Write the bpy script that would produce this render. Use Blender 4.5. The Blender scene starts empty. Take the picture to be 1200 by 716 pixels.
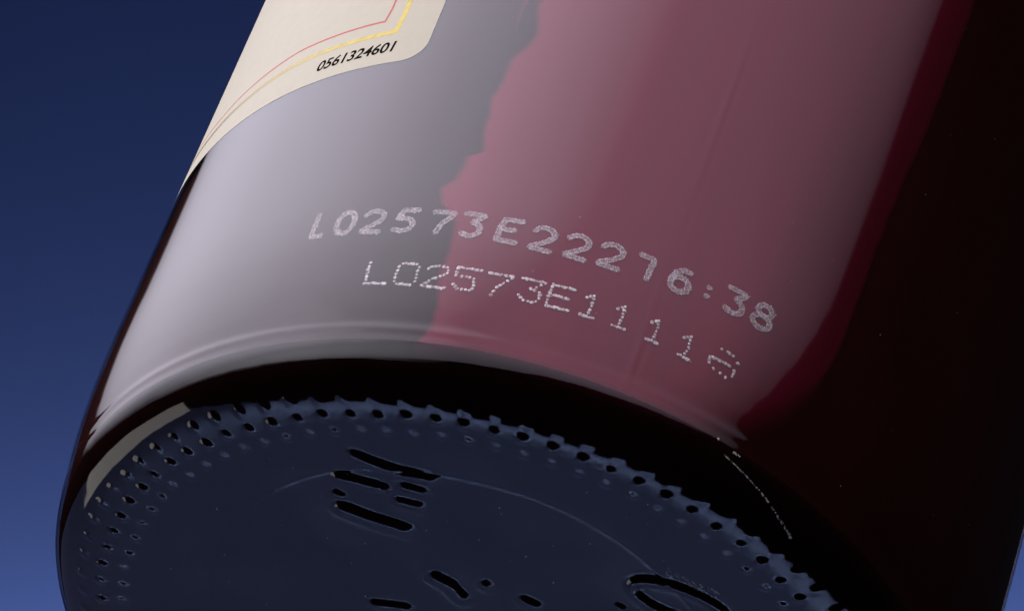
import bpy, math, random
import numpy as np
from mathutils import Matrix, Vector

random.seed(7)
rng = np.random.default_rng(7)
MM = 0.001
scene = bpy.context.scene
col = scene.collection

# ------------------------------------------------------------------ camera
cam_data = bpy.data.cameras.new('camera')
cam_data.sensor_width = 36.0
cam_data.lens = 5419.7 / 1200.0 * 36.0
cam_data.clip_start = 0.02
cam_data.clip_end = 50.0
cam = bpy.data.objects.new('camera', cam_data)
cam.rotation_euler = (math.pi / 2, 0, 0)
col.objects.link(cam)
scene.camera = cam

# ------------------------------------------------------------------ world: a dark studio
world = bpy.data.worlds.new('World')
scene.world = world
world.use_nodes = True
world.node_tree.nodes['Background'].inputs[0].default_value = (0.004, 0.004, 0.006, 1)
world.node_tree.nodes['Background'].inputs[1].default_value = 1.0

# ------------------------------------------------------------------ studio lamps
CENTER = Vector((0.0, 0.345, 0.0))          # the part of the bottle in view

def area_lamp(name, direction, dist, size_u, size_v, radiance, color, spread=180.0, off_u=0.0, off_v=0.0, target=None, level=False):
    n = Vector(direction).normalized()
    u = Vector((0, 0, 1)).cross(n).normalized() if level else (Vector((1, 0, 0)) - n * n.x).normalized()
    v = n.cross(u)
    la = bpy.data.lights.new(name, 'AREA')
    la.shape = 'RECTANGLE'
    la.size = size_u
    la.size_y = size_v
    la.energy = radiance * math.pi * size_u * size_v
    la.color = color
    la.spread = math.radians(spread)
    o = bpy.data.objects.new(name, la)
    c = (target or CENTER) + n * dist + u * off_u + v * off_v
    o.matrix_world = Matrix(((u.x, v.x, n.x, c.x), (u.y, v.y, n.y, c.y), (u.z, v.z, n.z, c.z), (0, 0, 0, 1)))
    col.objects.link(o)
    return o

area_lamp('overhead_softbox', (-0.45, 0.45, 0.81), 0.34, 0.82, 0.75, 0.80, (1.0, 0.96, 1.12), 100.4, 0.0, -0.035)
area_lamp('overhead_diffuser', (-0.30, 0.05, 1.0), 0.35, 2.1, 1.70, 0.92, (1.0, 0.945, 1.16), 147, 0.0, 0.10)
area_lamp('left_softbox', (-0.84, -0.36, 0.42), 0.4, 0.62, 0.36, 0.21, (1.0, 0.97, 1.08), 76, level=True, off_v=0.05)
area_lamp('added_card_light', (-0.90, 0.13, -0.46), 0.25, 0.12, 0.05, 1.2, (1.0, 0.92, 0.82), level=True)  # added light standing in for a warm card mirrored on the left heel
area_lamp('added_table_light', (0.0, -0.60, 0.80), 0.10, 0.46, 0.02, 26.0, (0.95, 0.97, 1.0), 84, target=Vector((-0.09, 0.31, -0.33)))  # unseen light added to brighten the table front that the base mirrors
area_lamp('added_backdrop_light', (0.0, -0.10, -0.23), 0.26, 0.8, 0.03, 13.0, (0.94, 0.96, 1.0), 180, target=Vector((0, 2.0, -0.06)))  # unseen light added low behind the bottle to grade the backdrop

scene.view_settings.view_transform = 'Standard'
scene.view_settings.look = 'None'
scene.view_settings.gamma = 1.0
scene.view_settings.exposure = 0.0
scene.cycles.use_denoising = True
scene.cycles.use_light_tree = False
scene.cycles.max_bounces = 5
scene.cycles.caustics_reflective = False
scene.cycles.caustics_refractive = False
scene.cycles.transparent_max_bounces = 16
scene.cycles.sample_clamp_indirect = 8.0

# ------------------------------------------------------------------ materials
def new_mat(name):
    m = bpy.data.materials.new(name)
    m.use_nodes = True
    nt = m.node_tree
    nt.nodes.clear()
    out = nt.nodes.new('ShaderNodeOutputMaterial')
    return m, nt, out

def node(nt, kind, **kw):
    n = nt.nodes.new(kind)
    for k, v in kw.items():
        if k in n.inputs:
            n.inputs[k].default_value = v
        else:
            setattr(n, k, v)
    return n

def noise(nt, scale, detail=4, rough=0.55, stretch=(1, 1, 1), kind='Object'):
    tc = node(nt, 'ShaderNodeTexCoord')
    mp = node(nt, 'ShaderNodeMapping')
    mp.inputs['Scale'].default_value = stretch
    nz = node(nt, 'ShaderNodeTexNoise')
    nz.inputs['Scale'].default_value = scale
    nz.inputs['Detail'].default_value = detail
    nz.inputs['Roughness'].default_value = rough
    nt.links.new(tc.outputs[kind], mp.inputs['Vector'])
    nt.links.new(mp.outputs['Vector'], nz.inputs['Vector'])
    return nz

def ramp(nt, src, stops):
    r = node(nt, 'ShaderNodeValToRGB')
    e = r.color_ramp.elements
    while len(e) < len(stops):
        e.new(0.5)
    for el, (p, c) in zip(e, stops):
        el.position = p
        el.color = (*c, 1) if len(c) == 3 else c
    nt.links.new(src, r.inputs['Fac'])
    return r

def glass_material(name, rough, bump_stretch, bump_scale, bump_mm, tint, rough_var=0.05):
    m, nt, out = new_mat(name)
    L = nt.links.new
    geo = node(nt, 'ShaderNodeNewGeometry')
    ior = node(nt, 'ShaderNodeMapRange')
    ior.inputs['To Min'].default_value = 1.52
    ior.inputs['To Max'].default_value = 1 / 1.52
    L(geo.outputs['Backfacing'], ior.inputs['Value'])
    nz = noise(nt, bump_scale, 2, 0.5, bump_stretch)
    bp = node(nt, 'ShaderNodeBump')
    bp.inputs['Strength'].default_value = 1.0
    bp.inputs['Distance'].default_value = bump_mm * MM
    L(nz.outputs['Fac'], bp.inputs['Height'])
    fr = node(nt, 'ShaderNodeFresnel')
    L(ior.outputs['Result'], fr.inputs['IOR'])
    L(bp.outputs['Normal'], fr.inputs['Normal'])
    smudge = noise(nt, 60, 3, 0.6, (1, 1, 0.35))
    rr = node(nt, 'ShaderNodeMapRange')
    rr.inputs['From Min'].default_value = 0.35
    rr.inputs['From Max'].default_value = 0.75
    rr.inputs['To Min'].default_value = rough
    rr.inputs['To Max'].default_value = rough + rough_var
    L(smudge.outputs['Fac'], rr.inputs['Value'])
    gl = node(nt, 'ShaderNodeBsdfGlossy')
    gl.inputs['Color'].default_value = (1, 1, 1, 1)
    L(rr.outputs['Result'], gl.inputs['Roughness'])
    L(bp.outputs['Normal'], gl.inputs['Normal'])
    tr = node(nt, 'ShaderNodeBsdfTransparent')
    tr.inputs['Color'].default_value = (*tint, 1)
    mx = node(nt, 'ShaderNodeMixShader')
    L(fr.outputs['Fac'], mx.inputs['Fac'])
    L(tr.outputs[0], mx.inputs[1])
    L(gl.outputs[0], mx.inputs[2])
    L(mx.outputs[0], out.inputs['Surface'])
    return m

M_WALL = glass_material('bottle_glass', 0.03, (1, 1, 0.06), 260, 0.020, (0.93, 0.90, 0.90))
M_BASE = glass_material('base_glass', 0.03, (1, 1, 1), 170, 0.10, (0.50, 0.52, 0.56))

def principled(name, color, rough=0.6, spec=0.3, metallic=0.0, var=0.0, scale=200, stretch=(1, 1, 1), bump=0.0):
    m, nt, out = new_mat(name)
    L = nt.links.new
    b = node(nt, 'ShaderNodeBsdfPrincipled')
    b.inputs['Base Color'].default_value = (*color, 1)
    b.inputs['Roughness'].default_value = rough
    b.inputs['Specular IOR Level'].default_value = spec
    b.inputs['Metallic'].default_value = metallic
    if var or bump:
        nz = noise(nt, scale, 4, 0.6, stretch)
        if var:
            lo = [max(0, x * (1 - var)) for x in color]
            hi = [min(1, x * (1 + var)) for x in color]
            r = ramp(nt, nz.outputs['Fac'], [(0.3, lo), (0.7, hi)])
            L(r.outputs['Color'], b.inputs['Base Color'])
        if bump:
            bp = node(nt, 'ShaderNodeBump')
            bp.inputs['Distance'].default_value = bump * MM
            L(nz.outputs['Fac'], bp.inputs['Height'])
            L(bp.outputs['Normal'], b.inputs['Normal'])
    L(b.outputs[0], out.inputs['Surface'])
    return m

M_WINE = principled('red_wine', (0.021, 0.0042, 0.0028), 0.9, 0.0, var=0.25, scale=60, stretch=(1, 1, 0.25))
M_RED = principled('wine_red_paper', (0.185, 0.010, 0.032), 0.9, 0.0, var=0.16, scale=120, stretch=(1, 1, 0.08))
M_PAPER = principled('cream_paper', (0.475, 0.435, 0.305), 0.55, 0.25, var=0.025, scale=900, bump=0.012)
M_REDLINE = principled('red_ink', (0.45, 0.06, 0.04), 0.5, 0.3, var=0.1, scale=1500)
M_GOLD = principled('gold_foil', (0.225, 0.18, 0.042), 0.34, 0.5, metallic=1.0, var=0.12, scale=1800, bump=0.02)
M_BLACK = principled('black_ink', (0.010, 0.009, 0.009), 0.9, 0.0)
M_BLUE = principled('blue_backdrop_paper', (0.12, 0.195, 0.53), 0.85, 0.1, var=0.03, scale=8)

M_TABLE = principled('blue_grey_table', (0.088, 0.118, 0.215), 0.8, 0.1, var=0.04, scale=8)

def thin_and_darken(m):
    """the film thins at its torn edge; light fall-off on the right is put in too (mesh attribute 'coverage')"""
    nt = m.node_tree
    out = next(n for n in nt.nodes if n.type == 'OUTPUT_MATERIAL')
    src = out.inputs['Surface'].links[0].from_socket
    at = node(nt, 'ShaderNodeAttribute', attribute_name='coverage')
    tr = node(nt, 'ShaderNodeBsdfTransparent')
    mx = node(nt, 'ShaderNodeMixShader')
    nt.links.new(at.outputs['Fac'], mx.inputs['Fac'])
    nt.links.new(tr.outputs[0], mx.inputs[1])
    nt.links.new(src, mx.inputs[2])
    nt.links.new(mx.outputs[0], out.inputs['Surface'])
thin_and_darken(M_RED)

def frost_material(name, color, lo, hi):
    m, nt, out = new_mat(name)
    L = nt.links.new
    nz = noise(nt, 3800, 3, 0.6)
    rp = ramp(nt, nz.outputs['Fac'], [(0.34, (lo,) * 3), (0.66, (hi,) * 3)])
    df = node(nt, 'ShaderNodeBsdfDiffuse')
    df.inputs['Color'].default_value = (*color, 1)
    gl = node(nt, 'ShaderNodeBsdfGlossy')
    gl.inputs['Roughness'].default_value = 0.35
    gl.inputs['Color'].default_value = (0.9, 0.88, 0.88, 1)
    m1 = node(nt, 'ShaderNodeMixShader')
    m1.inputs['Fac'].default_value = 0.10
    L(df.outputs[0], m1.inputs[1])
    L(gl.outputs[0], m1.inputs[2])
    tr = node(nt, 'ShaderNodeBsdfTransparent')
    mx = node(nt, 'ShaderNodeMixShader')
    L(rp.outputs['Color'], mx.inputs['Fac'])
    L(tr.outputs[0], mx.inputs[1])
    L(m1.outputs[0], mx.inputs[2])
    L(mx.outputs[0], out.inputs['Surface'])
    return m

M_ETCH = frost_material('etched_glass', (0.54, 0.48, 0.47), 0.18, 0.54)
M_DOT = frost_material('etched_dot', (0.72, 0.64, 0.61), 0.30, 1.0)
M_SCUFF = frost_material('scuffed_glass', (0.7, 0.64, 0.60), 0.05, 0.8)

# ------------------------------------------------------------------ mesh helpers
def mesh_obj(name, verts, faces, mat, parent=None, smooth=True):
    me = bpy.data.meshes.new(name)
    verts = np.asarray(verts, dtype=np.float32) * MM
    if isinstance(faces, np.ndarray):
        k = faces.shape[1]
        me.vertices.add(len(verts))
        me.vertices.foreach_set('co', verts.ravel())
        me.loops.add(faces.size)
        me.loops.foreach_set('vertex_index', faces.astype(np.int32).ravel())
        me.polygons.add(len(faces))
        me.polygons.foreach_set('loop_start', np.arange(len(faces), dtype=np.int32) * k)
        me.polygons.foreach_set('loop_total', np.full(len(faces), k, dtype=np.int32))
        me.update(calc_edges=True)
    else:
        me.from_pydata(verts.tolist(), [], faces)
        me.update()
    if smooth:
        me.polygons.foreach_set('use_smooth', np.ones(len(me.polygons), dtype=bool))
    me.materials.append(mat)
    o = bpy.data.objects.new(name, me)
    col.objects.link(o)
    if parent:
        o.parent = parent
    return o

def grid_faces(nr, na, wrap):
    i = np.arange(nr - 1)[:, None]
    j = np.arange(na if wrap else na - 1)[None, :]
    j2 = (j + 1) % na
    return np.stack([i * na + j, i * na + j2, (i + 1) * na + j2, (i + 1) * na + j], -1).reshape(-1, 4)

def catmull(P, n):
    P = np.asarray(P, float)
    Q = np.vstack([2 * P[0] - P[1], P, 2 * P[-1] - P[-2]])
    out = []
    for i in range(1, len(Q) - 2):
        a, b, c, d = Q[i - 1], Q[i], Q[i + 1], Q[i + 2]
        for t in np.linspace(0, 1, n, endpoint=False):
            out.append(.5 * (2 * b + (c - a) * t + (2 * a - 5 * b + 4 * c - d) * t * t + (3 * b - a - 3 * c + d) * t ** 3))
    out.append(P[-1])
    return np.array(out)

# ------------------------------------------------------------------ the backdrop: a blue paper sweep
def build_backdrop():
    prof = [(1.0, -0.322), (1.4, -0.322)]
    for k in range(1, 13):
        a = k / 12 * math.pi / 2
        prof.append((1.85 + 0.15 * math.sin(a), -0.172 - 0.15 * math.cos(a)))
    prof += [(2.0, 0.3), (2.0, 0.5), (2.0, 0.7)]
    xs = np.linspace(-0.40, 0.40, 9)
    v = [(x * 1000, y * 1000, z * 1000) for (y, z) in prof for x in xs]
    o = mesh_obj('backdrop', v, grid_faces(len(prof), len(xs), False), M_BLUE)
    o['kind'] = 'structure'
    ys = np.linspace(0.255, 1.1, 8)
    xs = np.linspace(-0.75, 0.5, 8)
    v = [(x * 1000, y * 1000, -330) for y in ys for x in xs]
    t = mesh_obj('table_surface', v, grid_faces(8, 8, False), M_TABLE)
    t['kind'] = 'structure'
build_backdrop()

# ------------------------------------------------------------------ the bottle
bottle = bpy.data.objects.new('wine_bottle', None)
bottle['label'] = 'dark red wine bottle tilted with its knurled base towards the viewer'
bottle['category'] = 'bottle'
bottle.empty_display_size = 0.02
ROT = ((0.936619597, -0.223493193, 0.269804602), (-0.003539928, 0.764028225, 0.645173108), (-0.35033013, -0.605236866, 0.714812659))
LOC = (-0.0022723535, 0.360755, -0.0300846604)
mw = Matrix([[*ROT[i], LOC[i]] for i in range(3)] + [[0, 0, 0, 1]])
bottle.matrix_world = mw
col.objects.link(bottle)

R = 37.5
NSEG = 1408
# profile from resting ring up to the straight wall (r, z) in mm
HEEL = catmull([(31.0, 0), (31.9, .06), (32.9, .28), (34.0, .68), (35.0, 1.25), (35.65, 1.85), (36.05, 2.5), (36.27, 3.1), (36.36, 3.7), (36.48, 4.6), (36.82, 6.6), (37.12, 9.0), (37.36, 12), (37.47, 15), (37.5, 18)], 14)
RIDGE_Z = 3.2
def wall_r(z):
    return np.interp(z, HEEL[:, 1], HEEL[:, 0], right=R)

_ph = rng.uniform(0, 2 * np.pi, 24)
def wave(az, z):
    """slow unevenness of blown glass, mm"""
    s = 0.0
    for k, (na, kz, amp) in enumerate([(9, .02, .010), (17, .05, .007), (31, .03, .0035), (46, .09, .002), (23, .16, .002), (12, .11, .006)]):
        s = s + amp * np.sin(na * az + kz * z + _ph[k])
    return s
SEAM = math.radians(-87.7)
def relief(az, z):
    d = (az - SEAM + np.pi) % (2 * np.pi) - np.pi
    d = d * R + 0.12 * np.sin(z * 0.11)
    fade = 0.6 + 0.4 * np.sin(z * 0.21 + 1.0)
    seam = 0.048 * np.exp(-(d / 0.25) ** 2) * fade + 0.012 * np.exp(-((d - 0.85) / 0.22) ** 2)
    chip = -0.16 * np.exp(-(((az - math.radians(-102.0)) * R) ** 2 + ((z - 4.0) * 1.2) ** 2) / 0.30 ** 2)
    bead = 0.075 * np.exp(-((z - 4.25) / 0.32) ** 2) * np.clip(0.55 - 0.45 * np.sin(az - math.radians(-100)), 0.15, 1)
    return chip + bead + wave(az, z) * np.clip((z - 3.5) / 4, 0, 1) + seam * np.clip((z - 3) / 3, 0, 1)
def surf(az_deg, z, lift=0.0):
    a = np.radians(az_deg)
    z = np.asarray(z, float)
    r = wall_r(z) + relief(a, z) + lift
    return np.stack([r * np.cos(a), r * np.sin(a), z + 0 * a], -1)

az = np.arange(NSEG) / NSEG * 2 * np.pi

# --- glass wall with shoulder and neck
zs = np.concatenate([np.arange(RIDGE_Z, 12, 0.22), np.arange(12, 70, 0.8), np.arange(70, 191, 8)])
rs = wall_r(zs)
NECK = catmull([(37.5, 190), (36.6, 200), (32.5, 212), (25, 222), (18, 231), (15, 243), (14.2, 262), (13.6, 286), (14.6, 287), (14.6, 293), (13.6, 294), (13.4, 299), (12.2, 300)], 5)
zs_all = np.concatenate([zs, NECK[:, 1]])
rs_all = np.concatenate([rs, NECK[:, 0]])
keep = np.concatenate([[True], np.diff(zs_all) > 0.01])
zs_all, rs_all = zs_all[keep], rs_all[keep]
A, Z = np.meshgrid(az, zs_all)
RR = rs_all[:, None] + relief(A, Z) * (Z < 188)
wall = mesh_obj('glass_wall', np.stack([RR * np.cos(A), RR * np.sin(A), Z], -1).reshape(-1, 3), grid_faces(len(zs_all), NSEG, True), M_WALL, bottle)

# --- glass base with knurled ring and raised marks
STROKES = [  # polylines in base coordinates (mm), half width, height
    ([(-15.4, -22.0), (-13.8, -21.9), (-12.0, -22.0), (-9.6, -22.6)], 0.80, 0.32),
    ([(-16.0, -18.7), (-14.6, -19.0), (-12.6, -19.4)], 0.75, 0.30),
    ([(-15.8, -16.6), (-15.4, -16.6)], 0.55, 0.22),
    ([(-15.0, -15.2), (-13.1, -15.2), (-10.1, -15.5)], 0.85, 0.34),
    ([(-11.1, -20.5), (-9.8, -20.7)], 0.62, 0.24),
    ([(-11.1, -18.5), (-9.7, -18.8)], 0.60, 0.23),
    ([(-10.2, -5.1), (-7.9, -6.0)], 0.72, 0.30),
    ([(-6.5, -11.0), (-5.3, -10.7), (-4.2, -9.8)], 0.76, 0.32),
    ([(-2.8, -12.2)], 0.58, 0.24),
    ([(0.4, -12.2), (1.3, -12.1)], 0.62, 0.26),
    ([(7.1, -16.0), (7.4, -15.9)], 0.50, 0.22),
    ([(11.2 + 3.8 * math.cos(t), -19.0 + 1.7 * math.sin(t)) for t in np.linspace(0, 2 * math.pi, 33)], 0.60, 0.30),
]
def seg_dist(x, y, pts):
    pts = np.asarray(pts, float)
    if len(pts) == 1:
        return np.hypot(x - pts[0, 0], y - pts[0, 1])
    best = np.full(x.shape, 1e9)
    for a, b in zip(pts[:-1], pts[1:]):
        d = b - a
        u = np.clip(((x - a[0]) * d[0] + (y - a[1]) * d[1]) / (d @ d), 0, 1)
        best = np.minimum(best, np.hypot(x - a[0] - u * d[0], y - a[1] - u * d[1]))
    return best
inner_r = np.concatenate([np.arange(0.05, 7, 0.35), np.arange(7, 31.0, 0.125)])
inner = np.stack([inner_r, 0.55 * (1 - (inner_r / 31.0) ** 5)], 1)
hl = HEEL[HEEL[:, 1] <= RIDGE_Z + 1e-6]
seglen = np.concatenate([[0], np.cumsum(np.hypot(*np.diff(hl, axis=0).T))])
sfine = np.linspace(0, seglen[-1], int(seglen[-1] / 0.11))
outer = np.stack([np.interp(sfine, seglen, hl[:, 0]), np.interp(sfine, seglen, hl[:, 1])], 1)
outer[-1] = (wall_r(RIDGE_Z), RIDGE_Z)
prof = np.vstack([inner, outer])
tan = np.gradient(prof, axis=0)
tan /= np.linalg.norm(tan, axis=1)[:, None]
nr, nz_ = tan[:, 1], -tan[:, 0]          # outward normal of the profile
A, PR = np.meshgrid(az, prof[:, 0])
PZ = np.repeat(prof[:, 1][:, None], NSEG, 1)
X, Y = PR * np.cos(A), PR * np.sin(A)
h = np.zeros_like(X)
for (row_r, rad, amp, off) in [(29.7, 0.62, 0.16, 0.25), (31.4, 0.68, 0.215, 0.0), (33.0, 0.66, 0.09, 0.12)]:
    step = 2 * np.pi / 88
    a0 = math.radians(-122.1) + off * step * 0.3
    k = np.round((A - a0) / step)
    jr = rng.normal(0, 0.07, 400)[(k.astype(int)) % 400 % 88]
    ja = rng.normal(0, 0.05, 88)[(k.astype(int)) % 88]
    jh = rng.uniform(0.75, 1.2, 88)[(k.astype(int)) % 88]
    da = (A - a0 - k * step) * PR + ja
    dr = PR - row_r - jr
    if row_r > 32:
        dr = dr * np.hypot(1, np.interp(PR, hl[:, 0], np.gradient(hl[:, 1], hl[:, 0])))
    d2 = (da ** 2 + (dr / 1.15) ** 2) / rad ** 2
    h += amp * jh * np.clip(1 - d2, 0, 1) ** 2
for pts, w, amp in STROKES:
    arr = np.asarray(pts)
    m = (X > arr[:, 0].min() - 2) & (X < arr[:, 0].max() + 2) & (Y > arr[:, 1].min() - 2) & (Y < arr[:, 1].max() + 2)
    d = seg_dist(X[m], Y[m], pts)
    w, amp = w * 1.10, amp * 1.10
    h[m] = np.maximum(h[m], amp * np.clip(1 - (d / w) ** 2, 0, 1) ** 1.8) - 0.035 * np.exp(-((d - w - 0.22) / 0.2) ** 2)
dc = np.abs(np.hypot(X + 2.39, Y + 3.54) - 20.96)
h -= 0.08 * np.exp(-(dc / 0.11) ** 2)
dl = seg_dist(X, Y, [(-0.2, -24.3), (-0.9, -27.6)])
h -= 0.03 * np.exp(-(dl / 0.09) ** 2)
inside = np.clip((30.5 - PR) / 4, 0, 1)
for kx, ky, amp in [(.33, .16, .075), (-.17, .42, .06), (.7, -.45, .016), (.5, .8, .014), (1.4, .8, .004), (-1.1, 1.5, .003)]:
    h += amp * np.sin(kx * X + ky * Y + rng.uniform(0, 6)) * inside
edge = np.clip((RIDGE_Z - PZ) / 0.6, 0, 1)
h *= edge
V = np.stack([X + h * nr[:, None] * np.cos(A), Y + h * nr[:, None] * np.sin(A), PZ + h * nz_[:, None]], -1).reshape(-1, 3)
F = grid_faces(len(prof), NSEG, True)
base = mesh_obj('glass_base', V, F, M_BASE, bottle)

# --- the wine behind the glass
INSET = 0.30
wz = np.concatenate([[0.9, 0.95], np.arange(1.3, 11, 0.5), np.arange(12, 186, 6)])
wr = np.concatenate([[0.05, 33.2], wall_r(wz[2:]) - INSET])
WA = np.arange(256) / 256 * 2 * np.pi
A2, Z2 = np.meshgrid(WA, wz)
R2 = np.repeat(wr[:, None], 256, 1)
wine = mesh_obj('wine', np.stack([R2 * np.cos(A2), R2 * np.sin(A2), Z2], -1).reshape(-1, 3), grid_faces(len(wz), 256, True), M_WINE, bottle)

# --- the red back label glimpsed through the wine
LEFT = [(2.2, -113.6), (3.3, -113.1), (4.7, -111.7), (8.2, -112.3), (10.8, -112.5), (14.3, -113.3), (16.2, -115.3), (17.8, -116.2), (18.8, -115.0), (21.4, -115.0),
        (21.9, -113.4), (23.5, -113.9), (26.7, -114.4), (29.1, -114.4), (32.5, -113.8), (35.0, -112.5), (38.9, -113.3), (60, -113.0), (110, -113.0)]
RIGHT = [(2.2, -84.0), (2.4, -82.8), (2.8, -76.5), (3.5, -73.5), (5.4, -70.8), (7.9, -68.2), (11.2, -66.2), (16.4, -65.1), (21.1, -64.6), (27.6, -64.3), (34.6, -63.5),
         (41.9, -62.4), (50, -61.7), (57.5, -61.3), (110, -61.0)]
def film(name, left, right, z0, z1, dz, cols, inset, mat, parent, rough_l=0.25, rough_r=0.06, soft_l=0.55, soft_r=0.28):
    z = np.arange(z0, z1, dz)
    l = np.interp(z, *np.array(left).T)
    r = np.interp(z, *np.array(right).T)
    def jag(amp):
        w = np.convolve(rng.normal(0, 1, len(z) + 8), np.ones(9) / 9, 'valid') * 2.2
        return w * amp
    l = l + jag(rough_l)
    r = r + jag(rough_r)
    # denser columns at both edges, where coverage drops
    u = np.concatenate([np.linspace(0, .03, 7)[:-1], np.linspace(.03, .97, max(3, cols - 12)), np.linspace(.97, 1, 7)[1:]]) if cols > 20 else np.linspace(0, 1, cols)
    cols = len(u)
    u = u[None, :]
    az_ = l[:, None] * (1 - u) + r[:, None] * u
    AZ = np.radians(az_)
    ZZ = np.repeat(z[:, None], cols, 1)
    q = wall_r(ZZ) - inset
    o = mesh_obj(name, np.stack([q * np.cos(AZ), q * np.sin(AZ), ZZ], -1).reshape(-1, 3), grid_faces(len(z), cols, False), mat, parent)
    dl_ = np.radians(az_ - l[:, None]) * R
    dr_ = np.radians(r[:, None] - az_) * R
    db_ = ZZ - z0
    cov = np.clip(dl_ / soft_l, 0, 1) * np.clip(dr_ / (soft_r + np.clip((14 - ZZ) / 10, 0, 1) * 3.2), 0, 1) * (0.22 + 0.78 * np.clip(dr_ / 8.0, 0, 1) if cols > 20 else 1.0) * np.clip(db_ / 1.6, 0, 1)  # right side and low corner fade to dark: dimmer light put into coverage
    at = o.data.attributes.new('coverage', 'FLOAT', 'POINT')
    at.data.foreach_set('value', cov.astype(np.float32).ravel())
    return o
back = film('back_label', LEFT, RIGHT, 2.2, 110, 0.2, 60, 0.09, M_RED, bottle)
back['label'] = 'deep red back label glimpsed through the wine'
film('label_scrap', [(34.2, -114.7), (35.5, -114.9), (37.3, -115.1), (39.0, -115.3), (44, -115.2)], [(34.2, -114.65), (35.5, -114.5), (37.3, -114.45), (39.0, -114.2), (44, -114.0)],
     34.2, 44, 0.15, 5, 0.09, M_RED, back, 0.08, 0.08)

# --- paper front label
LIFT = 0.018
L_EDGE, L_FAR, L_BOT, L_TOP, L_RAD = -125.2, -246.0, 32.3, 118.0, 2.0
def label_sheet():
    mm_deg = math.degrees(1 / R)
    rows = np.concatenate([L_BOT + L_RAD * (1 - np.cos(np.linspace(0, math.pi / 2, 14))), np.arange(L_BOT + L_RAD + 1, L_TOP, 3.0)])
    cols = 120
    v = []
    for lift in (LIFT, 0.004):
        for z in rows:
            t = max(0.0, 1 - (z - L_BOT) / L_RAD)
            cut = L_RAD * (1 - math.sqrt(max(0.0, 1 - t * t)))
            a1 = L_EDGE - cut * mm_deg
            a0 = L_FAR + cut * mm_deg
            u = np.linspace(0, 1, cols)
            a = a1 + (a0 - a1) * u
            P = surf(a, np.full(cols, z), lift)
            v.append(P)
    n = len(rows)
    v = np.concatenate(v)
    f = grid_faces(n, cols, False)
    faces = [tuple(q) for q in f[:, ::-1].tolist()] + [tuple(q) for q in (f + n * cols).tolist()]
    off = n * cols
    rim = [(i, off + i) for i in range(cols)], [(i * cols, off + i * cols) for i in range(n)]
    extra, k = [], len(v)
    for q, flip in zip(rim, (False, True)):
        for a, b in q:
            extra += [v[a], v[b]]
        for i in range(len(q) - 1):
            f4 = (k + 2 * i, k + 2 * i + 2, k + 2 * i + 3, k + 2 * i + 1)
            faces.append(f4[::-1] if flip else f4)
        k += 2 * len(q)
    v = np.concatenate([v, np.array(extra)])
    return mesh_obj('front_label', v, faces, M_PAPER, bottle)
front = label_sheet()
front['label'] = 'cream paper label corner with red and gold border lines'
def printed_line(name, path, width, mat, lift):
    """path: (az deg, z mm) polyline -> flat ribbon on the label"""
    P = []
    for (a0, z0), (a1, z1) in zip(path[:-1], path[1:]):
        n = max(2, int(max(abs(a1 - a0) / 0.6, abs(z1 - z0) / 3)))
        for k in range(n):
            P.append((a0 + (a1 - a0) * k / n, z0 + (z1 - z0) * k / n))
    P.append(path[-1])
    P = np.array(P)
    s = P * [math.pi / 180 * R, 1]
    t = np.gradient(s, axis=0)
    for i in range(1, len(s) - 1):
        d1 = (s[i] - s[i - 1]) / np.linalg.norm(s[i] - s[i - 1])
        d2 = (s[i + 1] - s[i]) / np.linalg.norm(s[i + 1] - s[i])
        t[i] = (d1 + d2) / max(0.4, 1 + d1 @ d2)
    t[0] /= np.linalg.norm(t[0]); t[-1] /= np.linalg.norm(t[-1])
    nrm = np.stack([-t[:, 1], t[:, 0]], 1)
    a = s + nrm * width / 2
    b = s - nrm * width / 2
    v = []
    for q in (a, b):
        v.append(surf(np.degrees(q[:, 0] / R), q[:, 1], lift))
    n = len(s)
    f = [(i, i + 1, n + i + 1, n + i) for i in range(n - 1)]
    return mesh_obj(name, np.concatenate(v), f, mat, front)
printed_line('red_border_line', [(-132.7, 110), (-132.7, 39), (-133.0, 37.55), (-147, 37.65), (-155, 37.15), (-163, 36.6), (-200, 36.4)], 0.20, M_REDLINE, LIFT + 0.006)
printed_line('gold_border_line', [(-130.4, 110), (-130.4, 38), (-130.7, 36.0), (-145, 36.0), (-151, 35.8), (-156, 35.5), (-165, 35.2), (-200, 35.0)], 0.50, M_GOLD, LIFT + 0.006)

def printed_text(text, a0, a1, zb, height, mat, lift, shear):
    for k, ch in enumerate(text):
        cu = bpy.data.curves.new('digit_curve', 'FONT')
        cu.body = ch
        cu.align_x = 'CENTER'
        cu.resolution_u = 4
        cu.offset = 0.022
        ob = bpy.data.objects.new('digit_curve', cu)
        col.objects.link(ob)
        bpy.context.view_layer.update()
        dg = bpy.context.evaluated_depsgraph_get()
        me = bpy.data.meshes.new_from_object(ob.evaluated_get(dg))
        bpy.data.objects.remove(ob)
        bpy.data.curves.remove(cu)
        co = np.array([v.co[:] for v in me.vertices])
        x = co[:, 0] * height / 0.69 * 0.98 + shear * co[:, 1] * height / 0.69
        y = co[:, 1] * height / 0.69
        ac = a0 + (a1 - a0) * k / (len(text) - 1)
        P = surf(ac + np.degrees(x / R), zb + y, lift) * MM
        for v, p in zip(me.vertices, P):
            v.co = p
        me.materials.clear()
        me.materials.append(mat)
        me.name = 'printed_digit'
        o = bpy.data.objects.new('printed_digit', me)
        col.objects.link(o)
        o.parent = front
printed_text('0561324601', -141.0, -130.2, 33.65, 1.12, M_BLACK, LIFT + 0.007, 0.12)

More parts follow.
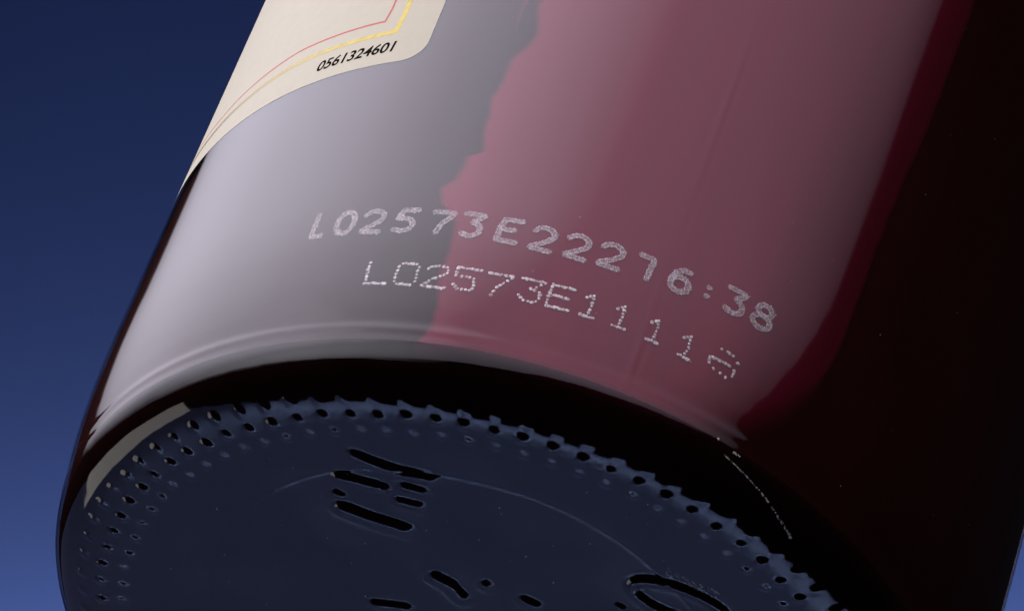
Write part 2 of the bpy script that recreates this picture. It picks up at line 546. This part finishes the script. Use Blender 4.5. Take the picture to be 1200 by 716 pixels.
# --- laser-etched lot codes
def arc(cx, cy, rx, ry, t0, t1, n=14):
    return [(cx + rx * math.cos(math.radians(t0 + (t1 - t0) * k / n)), cy + ry * math.sin(math.radians(t0 + (t1 - t0) * k / n))) for k in range(n + 1)]
G1 = {  # strokes in a unit box: x -0.5..0.5, y 0..1
    'L': [[(-.30, 1.1), (-.36, 0.05)], [(-.36, -.02), (.42, -.02)]],
    '0': [arc(0, .5, .42, .52, 90, 450, 26)],
    '2': [arc(0, .70, .46, .30, 165, -35, 14) + [(.05, .30), (-.42, .06), (-.40, 0), (.46, -.02)]],
    '5': [[(.48, 1.02), (-.22, 1.0), (-.38, .58), (-.1, .62)] + arc(-.02, .30, .42, .30, 80, -120, 12) + [(-.46, .06)]],
    '7': [[(-.46, .98), (.46, .98), (.40, .8), (.02, .42), (-.10, 0)]],
    '3': [[(-.42, 1.0), (.42, 1.0), (.36, .86), (.0, .62)] + arc(-.02, .29, .44, .31, 75, -140, 14)],
    'E': [[(.46, 1.0), (-.32, 1.0), (-.44, 0.5), (-.44, 0), (.44, 0)], [(-.42, .52), (.22, .54)]],
    '1': [[(-.36, .98), (.22, .96), (.26, .88), (.18, 0)]],
    '6': [[(.34, .98), (-.02, .96), (-.30, .74), (-.42, .36)] + arc(0, .30, .42, .32, 170, 530, 22)],
    '8': [arc(.02, .77, .34, .25, -90, 270, 20), arc(-.02, .26, .43, .28, 90, 450, 22)],
    ':': [[(-.03, .66), (.05, .67)], [(-.03, .27), (.05, .28)]],
}
def resample(pts, step):
    pts = np.asarray(pts, float)
    d = np.concatenate([[0], np.cumsum(np.hypot(*np.diff(pts, axis=0).T))])
    n = max(2, int(d[-1] / step) + 1)
    s = np.linspace(0, d[-1], n)
    return np.stack([np.interp(s, d, pts[:, 0]), np.interp(s, d, pts[:, 1])], 1)

class Dots:
    """small irregular pits of frosted glass, each a low faceted dome on the wall"""
    def __init__(self):
        self.v, self.f, self.n = [], [], 0
    def add(self, s, z, rad, lift=0.03):
        k = 7
        ph = random.uniform(0, 6.3)
        a = ph + np.arange(k) / k * 2 * np.pi
        rr = rad * np.array([random.uniform(.75, 1.2) for _ in range(k)])
        ss = s + np.concatenate([[random.uniform(-.3, .3) * rad], rr * np.cos(a)])
        zz = z + np.concatenate([[random.uniform(-.3, .3) * rad], rr * np.sin(a)])
        deg = np.degrees(ss / R)
        P = surf(deg, zz, 0.006)
        top = surf(deg[:1], zz[:1], lift)
        P[0] = top[0]
        self.v.append(P)
        self.f += [(self.n, self.n + 1 + i, self.n + 1 + (i + 1) % k) for i in range(k)]
        self.n += k + 1
    def build(self, name, mat, parent):
        return mesh_obj(name, np.concatenate(self.v), self.f, mat, parent, smooth=False)

def ribbon(path, width, lift):
    """flat strip with round ends along path (s mm, z mm); returns verts, faces"""
    s = np.asarray(path)
    t = np.gradient(s, axis=0)
    t /= np.linalg.norm(t, axis=1)[:, None] + 1e-9
    ext0, ext1 = s[0] - t[0] * width * .38, s[-1] + t[-1] * width * .38
    s = np.vstack([ext0, s, ext1])
    t = np.vstack([t[:1], t, t[-1:]])
    n = np.stack([-t[:, 1], t[:, 0]], 1)
    w = np.full(len(s), width / 2) * rng.uniform(.92, 1.08, len(s))
    w[0] *= .55; w[-1] *= .55
    v = np.concatenate([surf(np.degrees((s + n * w[:, None])[:, 0] / R), (s + n * w[:, None])[:, 1], lift),
                        surf(np.degrees((s - n * w[:, None])[:, 0] / R), (s - n * w[:, None])[:, 1], lift)])
    k = len(s)
    return v, [(i, k + i, k + i + 1, i + 1) for i in range(k - 1)]

ROW1 = list(zip('L02573E22216:38', [-129.9, -126.36, -122.81, -118.75, -114.35, -110.68, -106.22, -102.2, -98.19, -94.23, -90.11, -85.9, -82.55, -79.22, -75.51],
                [14.35, 14.31, 14.28, 14.31, 14.28, 14.31, 14.25, 14.1, 14.15, 14.25, 14.26, 14.37, 14.49, 14.75, 14.8]))
W1, H1 = 1.72, 2.12
for ch, a, zc in ROW1:
    d = Dots()
    rv, rf, rn = [], [], 0
    for st in G1[ch]:
        w1 = W1 * (0.72 if ch in 'L' else 1.0)
        pts = [(math.radians(a) * R + x * w1, zc + (y - .5) * H1) for x, y in st]
        path = resample(pts, 0.09)
        v, f = ribbon(path, 0.46 if ch != 'L' else 0.40, 0.012)
        rv.append(v)
        rf += [tuple(i + rn for i in q) for q in f]
        rn += len(v)
        tn = np.gradient(path, axis=0)
        tn /= np.linalg.norm(tn, axis=1)[:, None] + 1e-9
        for (s, z), (ts, tz) in zip(path, tn):
            for o_, prob in ((.18, .75), (-.18, .75), (0, .2)):
                if random.random() < prob:
                    o = o_ + random.gauss(0, .035)
                    d.add(s - tz * o + random.gauss(0, .02), z + ts * o, random.uniform(.035, .06), random.uniform(.015, .03))
    c = mesh_obj('etched_character', np.concatenate(rv), rf, M_ETCH, wall)
    n0 = len(c.data.vertices)
    # pits go into the same glyph mesh
    vv = np.concatenate([np.concatenate(rv)] + d.v)
    ff = rf + [tuple(i + n0 for i in q) for q in d.f]
    me_old = c.data
    bpy.data.objects.remove(c)
    bpy.data.meshes.remove(me_old)
    c = mesh_obj('etched_character', vv, ff, M_ETCH, wall, smooth=False)
    c.data.materials.append(M_DOT)
    idx = np.zeros(len(ff), dtype=np.int32)
    idx[len(rf):] = 1
    c.data.polygons.foreach_set('material_index', idx)

G2 = {
    'L': [[(-.45, 1), (-.42, 0)], [(-.42, 0), (.5, 0)]],
    '0': [[(-.3, 1), (.3, 1)], [(-.45, .85), (-.45, .15)], [(.45, .85), (.45, .15)], [(-.3, 0), (.3, 0)]],
    '2': [[(-.45, .85), (-.25, 1), (.3, 1), (.48, .82), (.4, .62), (-.1, .42), (-.48, .05)], [(-.48, 0), (.5, 0)]],
    '5': [[(-.45, 1), (.5, 1)], [(-.45, .95), (-.45, .6)], [(-.2, .62), (.3, .60), (.45, .35), (.4, .1)], [(-.45, .2), (-.2, 0), (.3, 0)]],
    '7': [[(-.48, 1), (.5, 1)], [(.5, .9), (.1, .5)], [(.0, .4), (-.15, 0)]],
    '3': [[(-.48, 1), (.48, 1)], [(.35, .85), (.0, .6)], [(.0, .6), (.35, .5), (.48, .3), (.35, .08)], [(.2, 0), (-.2, 0), (-.45, .2)]],
    'E': [[(-.45, 1), (.5, 1)], [(-.45, .9), (-.45, .1)], [(-.3, .52), (.35, .52)], [(-.45, 0), (.5, 0)]],
    '1': [[(-.3, .8), (0, 1), (.05, .5), (0, 0)], [(-.32, 0), (.3, 0)]],
}
ROW2 = list(zip('L02573E1111', [-119.96, -116.29, -112.69, -109.2, -105.38, -101.54, -98.1, -94.53, -90.79, -86.68, -82.63],
                [9.11, 9.09, 9.04, 9.13, 9.05, 9.14, 9.2, 9.25, 9.21, 9.18, 9.03]))
W2, H2 = 1.80, 1.95
for ch, a, zc in ROW2:
    d = Dots()
    for st in G2[ch]:
        w2 = W2 * (0.85 if ch == '1' else 1.0)
        pts = [(math.radians(a) * R + x * w2, zc + (y - .5) * H2) for x, y in st]
        flat = abs(pts[0][1] - pts[-1][1]) < .1
        for s, z in resample(pts, 0.21 if flat else 0.29):
            d.add(s + random.gauss(0, .025), z + random.gauss(0, .02), random.uniform(.11, .165), random.uniform(.02, .045))
            if random.random() < .45:
                d.add(s + random.gauss(0, .07), z + random.gauss(0, .07), random.uniform(.04, .07), .03)
    d.build('etched_character', M_DOT, wall)
d = Dots()
for a, z in [(-78.83, 10.21), (-78.1, 10.24), (-77.8, 10.22), (-77.32, 10.15), (-76.52, 9.77), (-76.58, 9.0), (-76.58, 8.72), (-76.61, 8.49), (-77.32, 8.13), (-78.07, 8.24), (-78.94, 8.31), (-79.7, 8.62),
             (-79.78, 8.86), (-79.83, 9.1), (-79.5, 9.17), (-79.21, 9.19), (-78.9, 9.19), (-78.58, 9.19), (-78.2, 9.21), (-77.86, 9.23), (-77.55, 9.22), (-77.29, 9.21)]:
    d.add(math.radians(a) * R, z, random.uniform(.12, .17), .04)
d.build('etched_character', M_DOT, wall)

# --- scuffs on the heel
def scuff(name, pts, n, spread, parent, rad=(.03, .09)):
    d = Dots()
    path = resample([(math.radians(a) * R, z) for a, z in pts], 0.05)
    for i in range(n):
        s, z = path[int(random.random() * len(path))]
        d.add(s + random.gauss(0, spread), z + random.gauss(0, spread), random.uniform(*rad), .03)
    return d.build(name, M_SCUFF, parent)
scuff('scuff_mark', [(-74, 2.45), (-71.4, 2.15), (-67, 1.65), (-64, 1.25), (-61, 0.95)], 150, 0.016, base, (.025, .06))
scuff('scuff_mark', [(-73.2, 3.0), (-72.0, 2.85)], 14, 0.06, wall, (.04, .1))
scuff('scuff_mark', [(-75.5, 3.3), (-75.4, 3.3)], 3, 0.05, wall, (.06, .1))

# --- scratches and dust
def base_specks(name, spots, parent, mat):
    v, f = [], []
    for x, y, rad, asp, ang in spots:
        r_ = math.hypot(x, y)
        z = float(np.interp(r_, prof[:, 0], prof[:, 1])) - 0.035
        n0 = len(v)
        v.append((x, y, z - 0.015))
        k = 6
        for q in range(k):
            t = q / k * 2 * math.pi
            rr = rad * random.uniform(.7, 1.2)
            dx, dy = rr * asp * math.cos(t), rr * math.sin(t)
            v.append((x + dx * math.cos(ang) - dy * math.sin(ang), y + dx * math.sin(ang) + dy * math.cos(ang), z))
        f += [(n0, n0 + 1 + (q + 1) % k, n0 + 1 + q) for q in range(k)]
    return mesh_obj(name, v, f, mat, parent, smooth=False)
spots = []
for i in range(90):
    u, w = random.random(), random.random()
    spots.append((9.2 + 4.6 * u, -22.3 + 0.9 * w + 0.25 * u + random.gauss(0, .1), random.uniform(.012, .03), random.uniform(3, 12), 0.5 + random.gauss(0, .12)))
base_specks('scuff_mark', spots, base, M_SCUFF)
spots = []
for i in range(70):
    a, r_ = random.uniform(-math.pi, 0.2), 30 * math.sqrt(random.random())
    spots.append((r_ * math.cos(a), r_ * math.sin(a), random.uniform(.02, .055), random.uniform(1, 1.6), random.uniform(0, 3)))
o = base_specks('dust', spots, base, M_DOT)
o['kind'] = 'stuff'
d = Dots()
for i in range(110):
    d.add(math.radians(random.uniform(-160, -30)) * R, 5 + 60 * random.random() ** 1.3, random.uniform(.015, .045), .02)
o = d.build('dust', M_SCUFF, wall)
o['kind'] = 'stuff'

print('objects', len(bpy.data.objects), 'verts', sum(len(m.vertices) for m in bpy.data.meshes))
